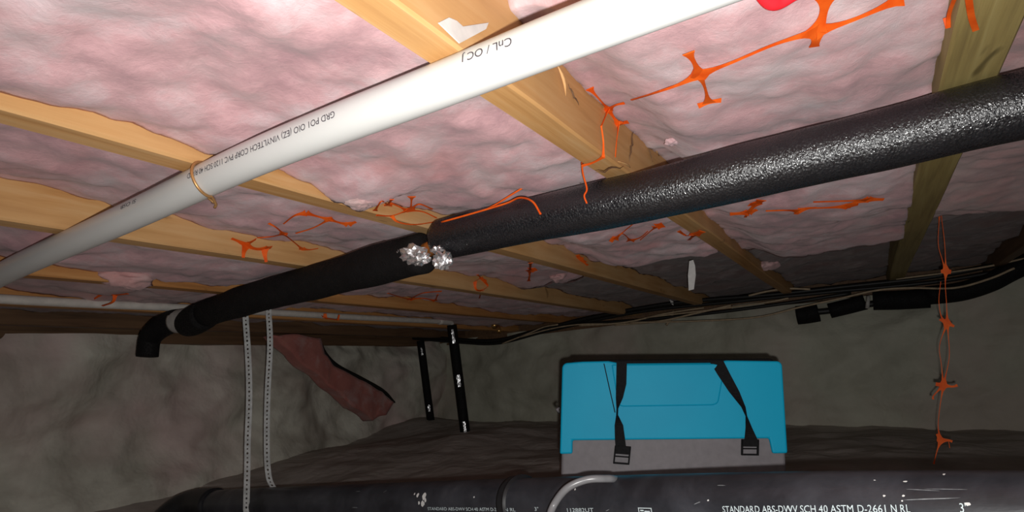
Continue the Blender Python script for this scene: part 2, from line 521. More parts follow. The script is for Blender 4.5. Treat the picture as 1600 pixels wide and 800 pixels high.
# white PVC water pipe under the joists
pv = empty('pvc_pipe', 'white plastic pipe with black print hung under the joists, upper left', 'pipe')
PVC = Pipe([Vector((.66, 1.78, .277)), Vector((.586, 1.405, .278)), Vector((.526, .905, .278)), Vector((.484, .581, .278)), Vector((.468, .302, .278)),
            Vector((.459, .168, .2775)), Vector((.448, -.10, .277)), Vector((.44, -.4, .277))], .0213)
tube('pipe_body', PVC.path, PVC.r, WHITE, pv, 32)
pipe_text(PVC, 'GRD PO1 OIO (EZ) VINYLTECH CORP PVC 1120 SCH 40 RIGID', (293, 280), (524, 183), .0068, PRINT, pv, True, thin=.004)
pipe_text(PVC, 'CnL / OC J', (722, 98), (801, 71), .0078, PRINT, pv, True, thin=.004, N=1)
pipe_text(PVC, 'SI OSB', (188, 328), (212, 317), .006, PRINT, pv, True)

# wire hanger round it
hg = empty('pipe_hanger', 'copper wire hanger hooked round the white pipe under the pale joist', 'hanger')
d0, p0 = PVC.hit(303, 292)
c, tg, f, u = PVC.at(d0)
ring = []
for i in range(26):
    th = -1.15+i/25*3.75
    dd = tg*(.010*math.cos(th*1.1))
    ring.append(c+(f*math.cos(th)+u*math.sin(th))*(PVC.r+.0022)+dd)
tail = ring[0]+(-u*.9-f*.5+tg*-.3).normalized()*.012+tg*-.006
ring = [tail+(-u*.3-tg*.6)*.010, tail]+ring
tube('wire_loop', spline(ring, 3), .0019, HANGER, hg, 8)
top = ring[-1]
tube('wire_shank', [top, Vector((top.x, .705, JZ-.004)), Vector((top.x, .705, JZ+.02))], .0019, HANGER, hg, 8)
tube('nail_point', [tail+Vector((.001, 0, 0)), tail+(u*.012-tg*.008)], .0016, HANGER, hg, 6)

# thick black insulated pipe (two lengths of sleeve with a gap)
ip = empty('insulated_pipe', 'thick black foam covered pipe crossing the ceiling from right to lower left', 'pipe')
RB = Pipe([Vector((.878, -.60, .258)), Vector((.889, -.192, .259)), Vector((.904, -.072, .2585)), Vector((.908, .08, .257)), Vector((.914, .263, .254)),
           Vector((.938, .499, .262)), Vector((.957, .665, .266))], .0405)
def sleeve(p, name, mat, parent, r0, r1, wob=.0012, seg=36, rnd_end=.012):
    L = p.L[-1]
    n = len(p.path); V = []; F = []
    ext = [p.path[0]]+p.path+[p.path[-1]]
    def rad(t):
        d = t*L; r = r0+(r1-r0)*t
        e = min(d, L-d)
        if e < rnd_end: r *= .80+.20*math.sqrt(max(0, 1-(1-e/rnd_end)**2))
        return r+wob*fr(d*9, r0*100, 1.0, 2)
    pts = p.sub(0, L, 110)
    V, F = tube_geo(pts, rad, seg)
    return mesh_obj(name, V, F, mat, parent, True)
sleeve(RB, 'foam_sleeve', FOAM, ip, .0395, .0375)
LB = Pipe([Vector((.972, .705, .252)), Vector((.992, .80, .254)), Vector((1.057, 1.066, .259)), Vector((1.092, 1.315, .258)), Vector((1.20, 1.72, .2605))], .040)
sleeve(LB, 'foam_sleeve', FOAM_D, ip, .041, .0375, .0025)
# short length of foam where the sleeve starts to turn, lower and fatter
tube('foam_sleeve', spline([Vector((1.165, 1.62, .252)), Vector((1.195, 1.71, .250)), Vector((1.215, 1.765, .248))], 8), lambda t: .0395+.004*math.sin(t*3.1), FOAM_D, ip, 28)
el = [onx(293, 500, 1.215), onx(268, 503, 1.222), onx(247, 514, 1.225), onx(234, 530, 1.225), onx(230, 557, 1.22)]
tube('elbow_sleeve', spline(el, 8), lambda t: .034+.002*math.sin(t*5), FOAM_D, ip, 28)
tb = [onx(296, 500, 1.216), onx(286, 501, 1.218), onx(277, 502, 1.22)]
tube('tape_band', spline(tb, 4), .0362, TAPE, ip, 28)
tube('copper_pipe', [Vector((.952, .62, .263)), Vector((.975, .72, .254)), Vector((.985, .77, .254))], .0145, COPPER, ip, 18)
def foil_wad(c, r, seed, parent):
    bm = bmesh.new(); bmesh.ops.create_icosphere(bm, subdivisions=3, radius=1.45)
    rr = random.Random(seed)
    for v in bm.verts:
        k = .55+.55*rr.random()
        v.co = c+Vector((v.co.x*r[0], v.co.y*r[1], v.co.z*r[2]))*k
    return bm_obj('foil_wad', bm, FOIL, parent)
def at_d(px, py, d): return ray(px, py)*d
foil_wad(onx(645, 396, .940), (.014, .020, .013), 3, ip)
foil_wad(onx(654, 405, .935), (.012, .018, .009), 8, ip)
foil_wad(onx(692, 407, .915), (.012, .013, .013), 5, ip)
foil_wad(onx(684, 390, .925), (.007, .010, .006), 9, ip)
foil_wad(onx(625, 393, .945), (.004, .005, .006), 10, ip)
pipe_text(RB, 'SUBEH', (905, 288), (940, 279), .0065, PRINT_G, ip)
# nail-on notch: the foam is squeezed under the golden joist (a sliver of wood shows in front)

# ------------------------------------------------------------------ thin white conduit with black sleeves
cd = empty('conduit', 'thin dusty white conduit running along the far brown joist at left', 'pipe')
CV = spline([Vector((.25, 1.893, .322)), ony(0, 467, 1.893), ony(350, 484, 1.893), ony(560, 496, 1.893), ony(700, 503, 1.893)], 12)
tube('pipe_body', CV, .0125, WHITE_DULL, cd, 14)
e = CV[-1]
tube('elbow_fitting', spline([e+Vector((-.08, 0, 0)), e, e+Vector((.025, 0, -.008)), e+Vector((.03, 0, -.05))], 5), .017, WHITE_DULL, cd, 14)
def riser(name, label, p0, p1, r, bands):
    o = empty(name, label, 'pipe', 'black sleeved risers by the corner')
    path = [p0.lerp(p1, i/10) for i in range(11)]
    tube('foam_sleeve', path, r, FOAM_D, o, 18)
    for (a, b, w) in bands:
        # torn foil showing on the camera side
        c0, c1 = p0.lerp(p1, a), p0.lerp(p1, b); V = []; n = 8
        f = (-c0).normalized(); ax = (p1-p0).normalized(); f = (f-ax*f.dot(ax)).normalized(); s_ = ax.cross(f)
        for i in range(n+1):
            q = c0.lerp(c1, i/n); h = w*rnd.uniform(.55, 1)
            for k in range(5):
                th = (-.5+k/4)*h*2; V.append(q+(f*math.cos(th)+s_*math.sin(th))*(r+.0012+.0015*rnd.random()))
        F = [(i*5+k, i*5+k+1, (i+1)*5+k+1, (i+1)*5+k) for i in range(n) for k in range(4)]
        mesh_obj('foil_patch', V, F, FOIL, o)
    return o
pA, pB = onx(706, 508, 2.79), onx(729, 692, 2.82)
rs = riser('sleeved_riser', 'taller black sleeved riser under the end of the white conduit', pA, pB, .0255, [(.04, .16, .30), (.43, .53, .42), (.82, .91, .32)])
tube('pipe_stub', [pB.lerp(pA, .03), pB+(pB-pA)*.05], .016, WHITE_DULL, rs, 14)
riser('sleeved_riser', 'shorter black sleeved riser farther back, left of the taller one', onx(657, 533, 3.12), onx(673, 657, 3.12), .023, [(.09, .19, .22), (.81, .89, .28)])
fv = empty('brass_fitting', 'small brass pipe fitting in the dark corner above the risers', 'fitting')
tube('stub', spline([onx(769, 494, 3.2), onx(771, 503, 3.15), onx(773, 510, 3.1)], 4), .017, BRASS, fv, 14)
tube('collar', [onx(768, 499, 3.16), onx(770, 504, 3.13)], .022, BRASS, fv, 14)
tube('stub', [onx(778, 511, 3.05), onx(780, 518, 3.0)], .013, BRASS, fv, 14)

# ------------------------------------------------------------------ black drain pipe near the floor
dw = empty('drain_pipe', 'big black plastic drain pipe with white print along the bottom edge', 'pipe')
DW = Pipe([Vector((.66, -.75, -.155)), Vector((.80, -.25, -.172)), Vector((.90, .10, -.185)), Vector((1.16, .72, -.2365)), Vector((1.35, 1.6, -.290)), Vector((1.43, 2.02, -.316))], .0445)
tube('pipe_body', DW.path, DW.r, ABS, dw, 40)
dl = DW.path[-1]
tube('elbow_fitting', spline([DW.path[-9], dl, dl+Vector((-.02, .07, -.02)), dl+Vector((-.06, .10, -.07)), dl+Vector((-.07, .11, -.15))], 8), .051, ABS_D, dw, 32)
dc, _ = DW.hit(785, 772)
tube('coupling', DW.sub(dc-.010, dc+.010, 4), .0495, ABS_D, dw, 40)
tube('coupling_lip', DW.sub(dc-.013, dc-.009, 2), .0515, ABS_D, dw, 40)
pipe_text(DW, 'STANDARD ABS-DWV SCH 40 ASTM D-2', (669, 797), (776, 798.5), .0062, PRINT_W, dw)
pipe_text(DW, 'L N RL', (783.5, 799), (806, 799), .0062, PRINT_W, dw)
pipe_text(DW, '3"', (836, 798), (842, 798), .0062, PRINT_W, dw)
pipe_text(DW, '112882UT', (887, 800), (928, 800), .0062, PRINT_W, dw)
pipe_text(DW, 'STANDARD ABS-DWV SCH 40 ASTM D-2661', (1130, 801), (1385, 801), .0080, PRINT_W, dw)
pipe_text(DW, 'N RL', (1393, 801), (1423, 801), .0080, PRINT_W, dw)
pipe_text(DW, '3"', (1501, 801), (1514, 801), .0090, PRINT_W, dw)
# small boxed mark
def mark_frame(pa, pb, pc):
    (d0, a0), (d1, _), (_, a1) = DW.hit(*pa), DW.hit(*pb), DW.hit(*pc)
    V = []; F = []
    def bar(da, db, fa, fb):
        b = len(V)
        V.extend([DW.pt(da, fa, .0006), DW.pt(db, fa, .0006), DW.pt(db, fb, .0006), DW.pt(da, fb, .0006)]); F.append((b, b+1, b+2, b+3))
    w = (d1-d0)*.06; h = (a1-a0)*.14
    bar(d0, d1, a0, a0+h); bar(d0, d1, a1-h, a1); bar(d0, d0+w, a0, a1); bar(d1-w, d1, a0, a1)
    bar(d0+(d1-d0)*.15, d0+(d1-d0)*.4, a0+(a1-a0)*.35, a0+(a1-a0)*.6); bar(d0+(d1-d0)*.45, d0+(d1-d0)*.85, a0+(a1-a0)*.5, a0+(a1-a0)*.7)
    mesh_obj('printed_mark', V, F, PRINT_W, dw)
mark_frame((997, 793), (1018, 793), (997, 802))
for (px, py, w, h) in [(653, 774, .004, .005), (663, 775, .006, .008), (665, 782, .004, .005), (661, 787, .006, .006), (655, 786, .003, .004), (648, 772, .0025, .003),
                       (741, 777, .002, .002), (1107, 782, .0022, .002), (1382, 775, .0022, .002), (1412, 775, .0018, .0018), (1410, 783, .0018, .0016),
                       (1513, 788, .0045, .003), (1475, 743, .002, .003), (1415, 753, .003, .0016), (1367, 751, .002, .0014), (899, 765, .002, .002)]:
    k_ = .65 if px > 900 else 1
    pipe_patch(DW, px, py, w*k_, h*k_, PAINT, dw, 'paint_splash')
for (px, py, w, h, a) in [(1127, 759, .007, .0009, 0), (1455, 780, .03, .0010, -.07), (1440, 766, .018, .0006, .05), (1090, 786, .006, .001, -.3), (950, 797, .005, .0008, -.3),
                          (560, 768, .010, .0008, 0), (602, 768, .006, .0008, -.6), (555, 793, .012, .0012, 0), (1480, 765, .02, .0005, 0)]:
    pipe_patch(DW, px, py, w, h*.7, SCUFF, dw, 'scratch', a)

# perforated steel strap looped round the drain pipe
def strap(name, label, path, width, wdirs, pitch=.0125, hole=.0035, thick=.0011):
    """path of centre points (dense); a hole punched in every pitch, two sizes"""
    L = [0]
    for a, b in zip(path, path[1:]): L.append(L[-1]+(b-a).length)
    def at(d):
        d = min(max(d, 0), L[-1]-1e-6); i = 0
        while L[i+1] < d: i += 1
        t = (d-L[i])/(L[i+1]-L[i])
        return path[i].lerp(path[i+1], t), wdirs[i].lerp(wdirs[i+1], t).normalized(), (path[i+1]-path[i]).normalized()
    n = int(L[-1]/pitch); V = []; F = []
    for s_ in range(n):
        c = (s_+.5)*pitch; r = hole*(1 if s_ % 2 else .72); h = pitch/2
        ring_o = [(-1, -1), (0, -1), (1, -1), (1, 0), (1, 1), (0, 1), (-1, 1), (-1, 0)]
        for side in (-1, 1):
            for (a, b) in ring_o:
                p, w, t = at(c+b*h); V.append(p+w*(a*width/2)+w.cross(t)*(side*thick/2))
            for (a, b) in ring_o:
                q = math.hypot(a, b); p, w, t = at(c+b/q*r); V.append(p+w*(a/q*r)+w.cross(t)*(side*thick/2))
        b0 = s_*32
        for k in range(8):
            k2 = (k+1) % 8
            F.append((b0+k, b0+k2, b0+8+k2, b0+8+k)); F.append((b0+16+k2, b0+16+k, b0+24+k, b0+24+k2))
            F.append((b0+8+k, b0+8+k2, b0+24+k2, b0+24+k))
            if k in (2, 3, 6, 7): F.append((b0+k2, b0+k, b0+16+k, b0+16+k2))
    o = mesh_obj(name, V, F, STEEL)
    return tag(o, label, 'strap')
ds, _ = DW.hit(390, 775)
c, tg, f, u = DW.at(ds)
fr_dir = Vector((-1, .18, 0)).normalized()
P_ = []
topx = c.x-.03
f1 = [Vector((onx(383, 480, c.x-.05).x, onx(383, 480, c.x-.05).y, .30)), onx(384, 500, c.x-.05), onx(388, 560, c.x-.052), onx(389.5, 620, c.x-.054), onx(387, 690, c.x-.052), onx(386.5, 730, c.x-.050)]
rr_ = DW.r+.003
loop = []
for i in range(15):
    th = math.pi*(1.0+i/14.0)      # from camera side, under, to the far side
    loop.append(c+Vector((math.cos(th)*rr_, 0, math.sin(th)*rr_)))
loop = [q+Vector((0, .005, 0)) for q in loop]
b1 = [c+Vector((rr_, .0, .03)), onx(420, 745, c.x+.05), onx(417, 700, c.x+.05), onx(418, 620, c.x+.05), onx(422, 540, c.x+.05), onx(420, 492, c.x+.05)]
b1.append(Vector((b1[-1].x, b1[-1].y, .30)))
pth = spline(f1+loop+b1, 6)
wd = [Vector((.35, -1, 0)).normalized()]*len(pth)
strap('perforated_strap', 'perforated steel hanger strap looped round the black drain pipe', pth, .0195, wd)

# grey hose arching over the drain pipe
hp = [onx(858, 835, .93), onx(858, 812, .94), onx(866, 788, .955), onx(886, 763, .955), onx(915, 750, .968), onx(943, 748, .985), onx(964, 750, 1.03), onx(985, 762, 1.20), onx(995, 790, 1.26)]
ho = tube('vinyl_hose', spline(hp, 10), .0058, HOSE, None, 14)
tag(ho, 'grey vinyl hose arching up over the black drain pipe before the box', 'hose')

# ------------------------------------------------------------------ teal box
yaw = .34                                # the box faces back towards the hatch
BN = Vector((-math.cos(yaw), -math.sin(yaw), .045)).normalized()
_c = onx(1050, 655, 1.45)
def on_front(px, py):
    r = ray(px, py); return r*(_c.dot(BN)/r.dot(BN))
Q00, Q10, Q11, Q01 = on_front(874, 748), on_front(1232, 738), on_front(1226, 563), on_front(877, 566)
BR = (Q10-Q00).normalized(); BU = (Q01-Q00).normalized()
bxo = empty('storage_box', 'teal plastic box with grey base and two black straps behind the drain pipe', 'box')
BW, BH, BD = (Q10-Q00).length, (Q01-Q00).length, .30
def bp(u_, v_, n_=0):                     # u 0..1 left to right, v 0..1 bottom to top of the visible front
    a = Q00.lerp(Q10, u_); b = Q01.lerp(Q11, u_)
    if u_ < 0 or u_ > 1:
        a = Q00+(Q10-Q00)*u_; b = Q01+(Q11-Q01)*u_
    return a+(b-a)*v_+BN*n_
def prism(name, outline, n0, n1, mat, parent, bev=.006, seg=3):
    m = len(outline)
    V = [bp(a, b, n0) for a, b in outline]+[bp(a, b, n1) for a, b in outline]
    F = [tuple(range(m)), tuple(reversed(range(m, 2*m)))]+[((k+1) % m, k, m+k, m+(k+1) % m) for k in range(m)]
    o = mesh_obj(name, V, F, mat, parent)
    bm = bmesh.new(); bm.from_mesh(o.data); bmesh.ops.recalc_face_normals(bm, faces=bm.faces); bm.to_mesh(o.data); bm.free()
    if bev: bevel(o, bev, seg)
    return o
def corner(cx, cy, rx, ry, a0, a1, n=5):
    return [(cx+rx*math.cos(math.radians(a0+(a1-a0)*i/n)), cy+ry*math.sin(math.radians(a0+(a1-a0)*i/n))) for i in range(n+1)]
shell = [(0, .205), (.058, .205), (.058, .318), (.925, .298), (.937, .165), (1.0, .165)]
shell += corner(.965, .945, .025, .05, 0, 80)+[(.75, 1.005), (.70, .985), (.28, .985), (.22, 1.008), (.10, 1.005)]+corner(.03, .945, .026, .05, 100, 180)
prism('shell', shell, -.30, .0, TEAL, bxo, .004, 3)
prism('base', [(.004, -.34), (.996, -.34), (.994, .35), (.006, .35)], -.29, -.008, GREYP, bxo, .006)
prism('lid_rim', [(.03, .975), (.97, .975), (.95, 1.022), (.06, 1.022)], -.28, -.012, BLACKP, bxo, .004)
# embossed line and seam on the shell
def ribbon_on(name, pts, wid, mat, lift, th, parent):
    V = []; F = []; n = len(pts)
    for i in range(n):
        a = pts[max(0, i-1)]; b = pts[min(n-1, i+1)]
        t = ((b[0]-a[0])*BW, (b[1]-a[1])*BH); l = math.hypot(*t) or 1
        nx, ny = -t[1]/l*wid/2/BW, t[0]/l*wid/2/BH
        u_, v_ = pts[i]
        for (s1, z) in ((1, -.004), (1, lift), (-1, lift), (-1, -.004)): V.append(bp(u_+nx*s1, v_+ny*s1, z))
    for i in range(n-1):
        for k in range(3): F.append((i*4+k, i*4+k+1, i*4+4+k+1, i*4+4+k))
    return mesh_obj(name, V, F, mat, parent, False)
emb = [(.245, .93), (.268, .66)]+corner(.30, .645, .03, .045, 180, 270, 5)+[(.5, .60), (.66, .60)]+corner(.69, .645, .03, .045, 270, 350, 5)+[(.745, .93)]
# raised upper panel
pan = [(.235, .975), (.262, .66)]+corner(.295, .645, .033, .045, 185, 270, 5)+corner(.68, .645, .033, .045, 270, 355, 5)+[(.745, .975)]
prism('raised_panel', pan, -.01, .0035, TEAL, bxo, .003, 2)
ribbon_on('seam', [(.200, .985), (.224, .78), (.252, .55)], .0022, BLACKP, .0006, .001, bxo)
def webbing(pts, parent):
    """pts: (u, v, width m, lift)"""
    V = []; F = []; dense = []
    for (a, b) in zip(pts, pts[1:]):
        for k in range(5):
            t = k/5; dense.append(tuple(a[i]+(b[i]-a[i])*t for i in range(4)))
    dense.append(pts[-1]); n = len(dense)
    for i, (u_, v_, w, l) in enumerate(dense):
        tilt = .010*(1-w/.024)
        for (s1, z) in ((-1, l+tilt), (1, l-tilt*.2), (1, l-tilt*.2-.0015), (-1, l+tilt-.0015)):
            V.append(bp(u_+s1*w/2/BW, v_, z))
    for i in range(n-1):
        for k in range(4): F.append((i*4+k, i*4+(k+1) % 4, i*4+4+(k+1) % 4, i*4+4+k))
    F.append((0, 1, 2, 3)); F.append(tuple((n-1)*4+k for k in (3, 2, 1, 0)))
    return mesh_obj('carry_strap', V, F, BLACKP, parent)
def buckle(u_, v_, w, h, rot, parent):
    c, s_ = math.cos(rot), math.sin(rot)
    def q(a, b, z): return bp(u_+(a*c-b*s_)/BW, v_+(a*s_+b*c)/BH, z)
    V = []; F = []
    def bar(a0, a1, b0, b1, z0=-.004, z1=.006):
        k = len(V)
        V.extend([q(a0, b0, z0), q(a1, b0, z0), q(a1, b1, z0), q(a0, b1, z0), q(a0, b0, z1), q(a1, b0, z1), q(a1, b1, z1), q(a0, b1, z1)])
        F.extend([tuple(k+i for i in f_) for f_ in ((0,3,2,1),(4,5,6,7),(0,1,5,4),(1,2,6,5),(2,3,7,6),(3,0,4,7))])
    t = .0035
    bar(-w/2, -w/2+t, -h/2, h/2); bar(w/2-t, w/2, -h/2, h/2); bar(-w/2, w/2, -h/2, -h/2+t); bar(-w/2, w/2, h/2-h*.45, h/2); bar(-w/2, w/2, -h*.12, -h*.12+t*.7)
    return bevel(mesh_obj('buckle', V, F, BLACKP, parent), .001)
s1 = webbing([(.282, 1.0, .0235, .004), (.280, .80, .0230, .006), (.272, .68, .016, .008), (.263, .585, .004, .010), (.262, .53, .004, .010), (.270, .44, .019, .008), (.275, .32, .0225, .006), (.281, .22, .0235, .004)], bxo)
buckle(.2845, .185, .036, .040, -.10, s1)
s2 = webbing([(.705, 1.0, .0300, .004), (.735, .88, .0270, .006), (.778, .72, .022, .008), (.815, .58, .010, .010), (.826, .50, .005, .010), (.836, .40, .014, .008), (.845, .30, .026, .006), (.846, .24, .030, .004)], bxo)
buckle(.842, .225, .036, .036, -.04, s2)
tube('latch', [bp(-.012, .60, -.03), bp(-.020, .585, -.02), bp(-.012, .56, -.03)], .004, GREYP, bxo, 8)

# ------------------------------------------------------------------ end wall: cables and black sleeved pipe
def cable(pts, r, mat, label, X=3.40, group=None, name='cable'):
    P = [onx(x, y, X-.09) for (x, y, *d) in pts]
    o = tube(name, spline(P, 8), r, mat, None, 8)
    return tag(o, label, 'cable', group)
cable([(640, 524), (720, 531), (775, 532), (830, 519), (920, 497), (1050, 474), (1200, 461), (1330, 447), (1460, 432), (1600, 405), (1640, 396)], .011, CABLE_B, 'thickest black cable, uppermost of those along the end wall', 3.40)
cable([(640, 528), (720, 535), (780, 536), (860, 516), (1000, 487), (1150, 471), (1300, 456), (1400, 447), (1480, 438), (1560, 424), (1640, 408)], .009, CABLE_B, 'black cable just below the uppermost thick one on the end wall', 3.385)
cable([(905, 506), (1000, 500), (1120, 488), (1240, 472), (1330, 458)], .008, CABLE_B, 'short black cable between the tan ones in the middle of the end wall', 3.37)
cable([(785, 537), (826, 521), (850, 511), (872, 507)], .004, CABLE_T, 'short tan cable rising from the far corner', 3.36)
cable([(812, 527), (860, 514), (905, 507), (960, 506)], .0035, CABLE_T, 'thin tan cable lying along the wall top left of the box', 3.35)
cable([(905, 509), (975, 504), (1030, 492), (1070, 485), (1100, 481)], .0045, CABLE_T, 'tan cable bowing up to the black ones above the box', 3.35)
cable([(960, 508), (1030, 502), (1085, 490), (1142, 477)], .0050, CABLE_T, 'brighter tan cable slanting up above the middle of the box', 3.34)
cable([(985, 504), (1080, 502), (1180, 496), (1250, 480), (1310, 467), (1368, 454), (1420, 450), (1490, 450), (1545, 436), (1585, 419)], .0045, CABLE_T, 'long tan cable waving along the end wall to the right edge', 3.33)
cable([(1010, 496), (1120, 483), (1200, 472), (1232, 466)], .004, CABLE_T, 'tan cable ending above the right end of the box', 3.34)
cable([(1170, 462), (1200, 455), (1232, 451), (1266, 452)], .005, CABLE_T, 'short pale tan cable on top of the black ones right of centre', 3.34)
cable([(1400, 436), (1480, 426), (1545, 416), (1600, 404)], .004, CABLE_T, 'dim tan cable along the top of the black ones at right', 3.36)
o = tube('cable_tie', spline([onx(1052, 486, 3.30), onx(1049, 497, 3.29), onx(1041, 508, 3.30)], 4), .006, CABLE_T, None, 8)
tag(o, 'pale twisted tie hanging across the cables above the box', 'tie')
sp = empty('wall_pipe', 'black sleeved pipe rising to the right along the end wall', 'pipe')
XP = 3.30
tube('foam_sleeve', spline([onx(1245, 493, XP), onx(1262, 491, XP), onx(1279, 488, XP)], 4), .043, FOAM_D, sp, 20)
tube('pipe_body', spline([onx(1270, 488, XP), onx(1300, 485, XP), onx(1380, 472, XP)], 4), .014, CABLE_B, sp, 12)
tube('foam_sleeve', spline([onx(1296, 486, XP), onx(1325, 479, XP), onx(1352, 472, XP)], 4), .034, FOAM_D, sp, 20)
tube('foam_sleeve', spline([onx(1364, 470, XP), onx(1405, 469, XP), onx(1452, 466, XP)], 4), .042, FOAM_D, sp, 20)
tube('foam_sleeve', spline([onx(1448, 462, XP), onx(1500, 456, XP), onx(1545, 442, XP), onx(1580, 424, XP), onx(1640, 395, XP)], 6), .040, FOAM_D, sp, 20)
tube('valve_tag', [onx(1357, 463, 3.24), onx(1355, 482, 3.24)], .008, TAPE, sp, 8)

# ------------------------------------------------------------------ loose insulation and scraps
def slab(name, label, outline, Y, th, mat, cat):
    """a slumped batt on the side wall; outline in pixels"""
    bm = bmesh.new()
    fv = [bm.verts.new(ony(x, y, Y)) for x, y in outline]
    f = bm.faces.new(fv)
    r = bmesh.ops.extrude_face_region(bm, geom=[f])
    for v in [g for g in r['geom'] if isinstance(g, bmesh.types.BMVert)]: v.co.y += th
    bmesh.ops.recalc_face_normals(bm, faces=bm.faces)
    bmesh.ops.triangulate(bm, faces=bm.faces)
    for _ in range(3): bmesh.ops.subdivide_edges(bm, edges=bm.edges, cuts=1, use_grid_fill=True)
    for v in bm.verts:
        v.co += Vector((fr(v.co.x*9, v.co.z*9, 1, 3), fr(v.co.x*9, v.co.z*9, 5, 3)*1.2, fr(v.co.x*9, v.co.z*9, 9, 3)))*.010
    return tag(bm_obj(name, bm, mat, None, True), label, cat)
sb_ = slab('insulation_batt', 'reddish pink insulation batt slumped diagonally down the left wall', [(428, 522), (500, 528), (508, 552), (524, 572), (560, 592), (596, 612), (616, 628), (604, 648), (585, 658), (552, 634), (515, 600), (470, 565)], 2.33, .07, RED_BATT, 'insulation')
fe = tube('dark_edge', spline([ony(x, y, 2.345) for x, y in ((500, 530), (508, 553), (526, 573), (562, 592), (598, 611), (617, 629))], 6), lambda t: .004+.012*math.sin(math.pi*t), CABLE_B, sb_, 8)  # black strip along the right edge of the slumped batt
def tuft(px, py, r, mat, label, off=.006, squash=(1, 1, .5)):
    c = surf(px, py, off); bm = bmesh.new(); bmesh.ops.create_icosphere(bm, subdivisions=4, radius=1)
    for v in bm.verts:
        n_ = 1+.40*fr(v.co.x*1.3+px, v.co.y*1.3+py, v.co.z*1.3, 6, .8)
        v.co = c+Vector((v.co.x*squash[0], v.co.y*squash[1], v.co.z*squash[2]))*(r*n_)
    return tag(bm_obj('insulation_tuft', bm, mat, None, True), label, 'insulation', 'loose insulation tufts')
tuft(1050, 218, .010, PINK, 'small tuft of insulation by the splintered edge of the golden joist', .004)
tuft(560, 317, .026, PINK_R, 'pink tuft drooping over the pale joist left of the orange web', -.004, (1.0, .8, .5))
tuft(872, 430, .032, PINK_R, 'pink tuft hanging on the joist right of the foil joint', .004, (1, .8, .6))
tuft(1195, 412, .045, PINK_R, 'dim pink tuft at the far end of the golden joist', .004, (1, .9, .5))
tuft(200, 432, .05, PINK_R, 'pink tuft bulging over the orange brown joist above the conduit', .004, (1.2, .7, .5))
def scrap(name, label, quad, X, th, mat, cat):
    V = [onx(x, y, X) for x, y in quad]; n = len(V)
    V2 = [v+Vector((th, 0, 0)) for v in V]
    F = [tuple(range(n)), tuple(range(2*n-1, n-1, -1))]+[(k, (k+1) % n, n+(k+1) % n, n+k) for k in range(n)]
    return tag(mesh_obj(name, V+V2, F, mat), label, cat)
scrap('paper_strip', 'pale paper strip hanging from the dark ceiling above the box', [(1077, 408), (1083, 406), (1086, 415), (1087, 430), (1084, 452), (1076, 454), (1075, 430)], 1.9, .004, PAPER, 'paper')
scrap('paper_scrap', 'tiny pale scrap stuck at the wall top above the cables', [(1046, 468), (1052, 471), (1052, 477), (1049, 475)], 3.3, .004, PAPER, 'paper')
# paper label on the side of the golden joist
q = [ony(x, y, .2785) for x, y in ((684, 36), (700, 28), (712, 33), (722, 42), (762, 36), (758, 46), (717, 68))]
V = q+[p+Vector((0, -.0012, 0)) for p in q]; n = len(q)
o = mesh_obj('paper_scrap', V, [tuple(range(n)), tuple(range(2*n-1, n-1, -1))]+[(k, (k+1) % n, n+(k+1) % n, n+k) for k in range(n)], PAPER)
tag(o, 'whitish paper scrap stuck on the golden joist above the white pipe', 'paper')
# red plastic piece at the top edge
rp = [onz(1184, -18, .285), onz(1200, -3, .283), onz(1214, 2, .282), onz(1238, -5, .283), onz(1268, -16, .286)]
o = tube('red_ribbon', spline(rp, 8), lambda t: .0065*(.6+.6*math.sin(math.pi*min(1, t*1.15+.1))), RED, None, 14)
tag(o, 'bright red plastic piece peeking in at the top edge, right of the white pipe', 'plastic scrap')

# splinters and splits on the golden joist
sl = JO[2]
for (a, b, w) in [((888, 132), (905, 165), .0022), ((990, 205), (983, 250), .0030), ((1012, 228), (1020, 252), .0016), ((930, 268), (975, 262), .0018)]:
    p0_, p1_ = ony(*a, .2788), ony(*b, .2788)
    pts = [p0_.lerp(p1_, i/7)+Vector((rnd.uniform(-1, 1), 0, rnd.uniform(-1, 1)))*.0025 for i in range(8)]
    tube('split', pts, lambda t, w=w: w*.45*(.25+math.sin(math.pi*t)), W_DARK, sl, 6)
for (a, b, w) in [((870, 100), (884, 150), .004), ((985, 262), (965, 252), .003), ((1000, 205), (1030, 244), .004)]:
    p0_, p1_ = ony(*a, .2785), ony(*b, .2785)
    tube('splinter', [p0_.lerp(p1_, i/6)+Vector((0, -.003*math.sin(i/6*3.14), 0)) for i in range(7)], lambda t, w=w: w*.5*(.2+math.sin(math.pi*t)), W_PALE, sl, 6)

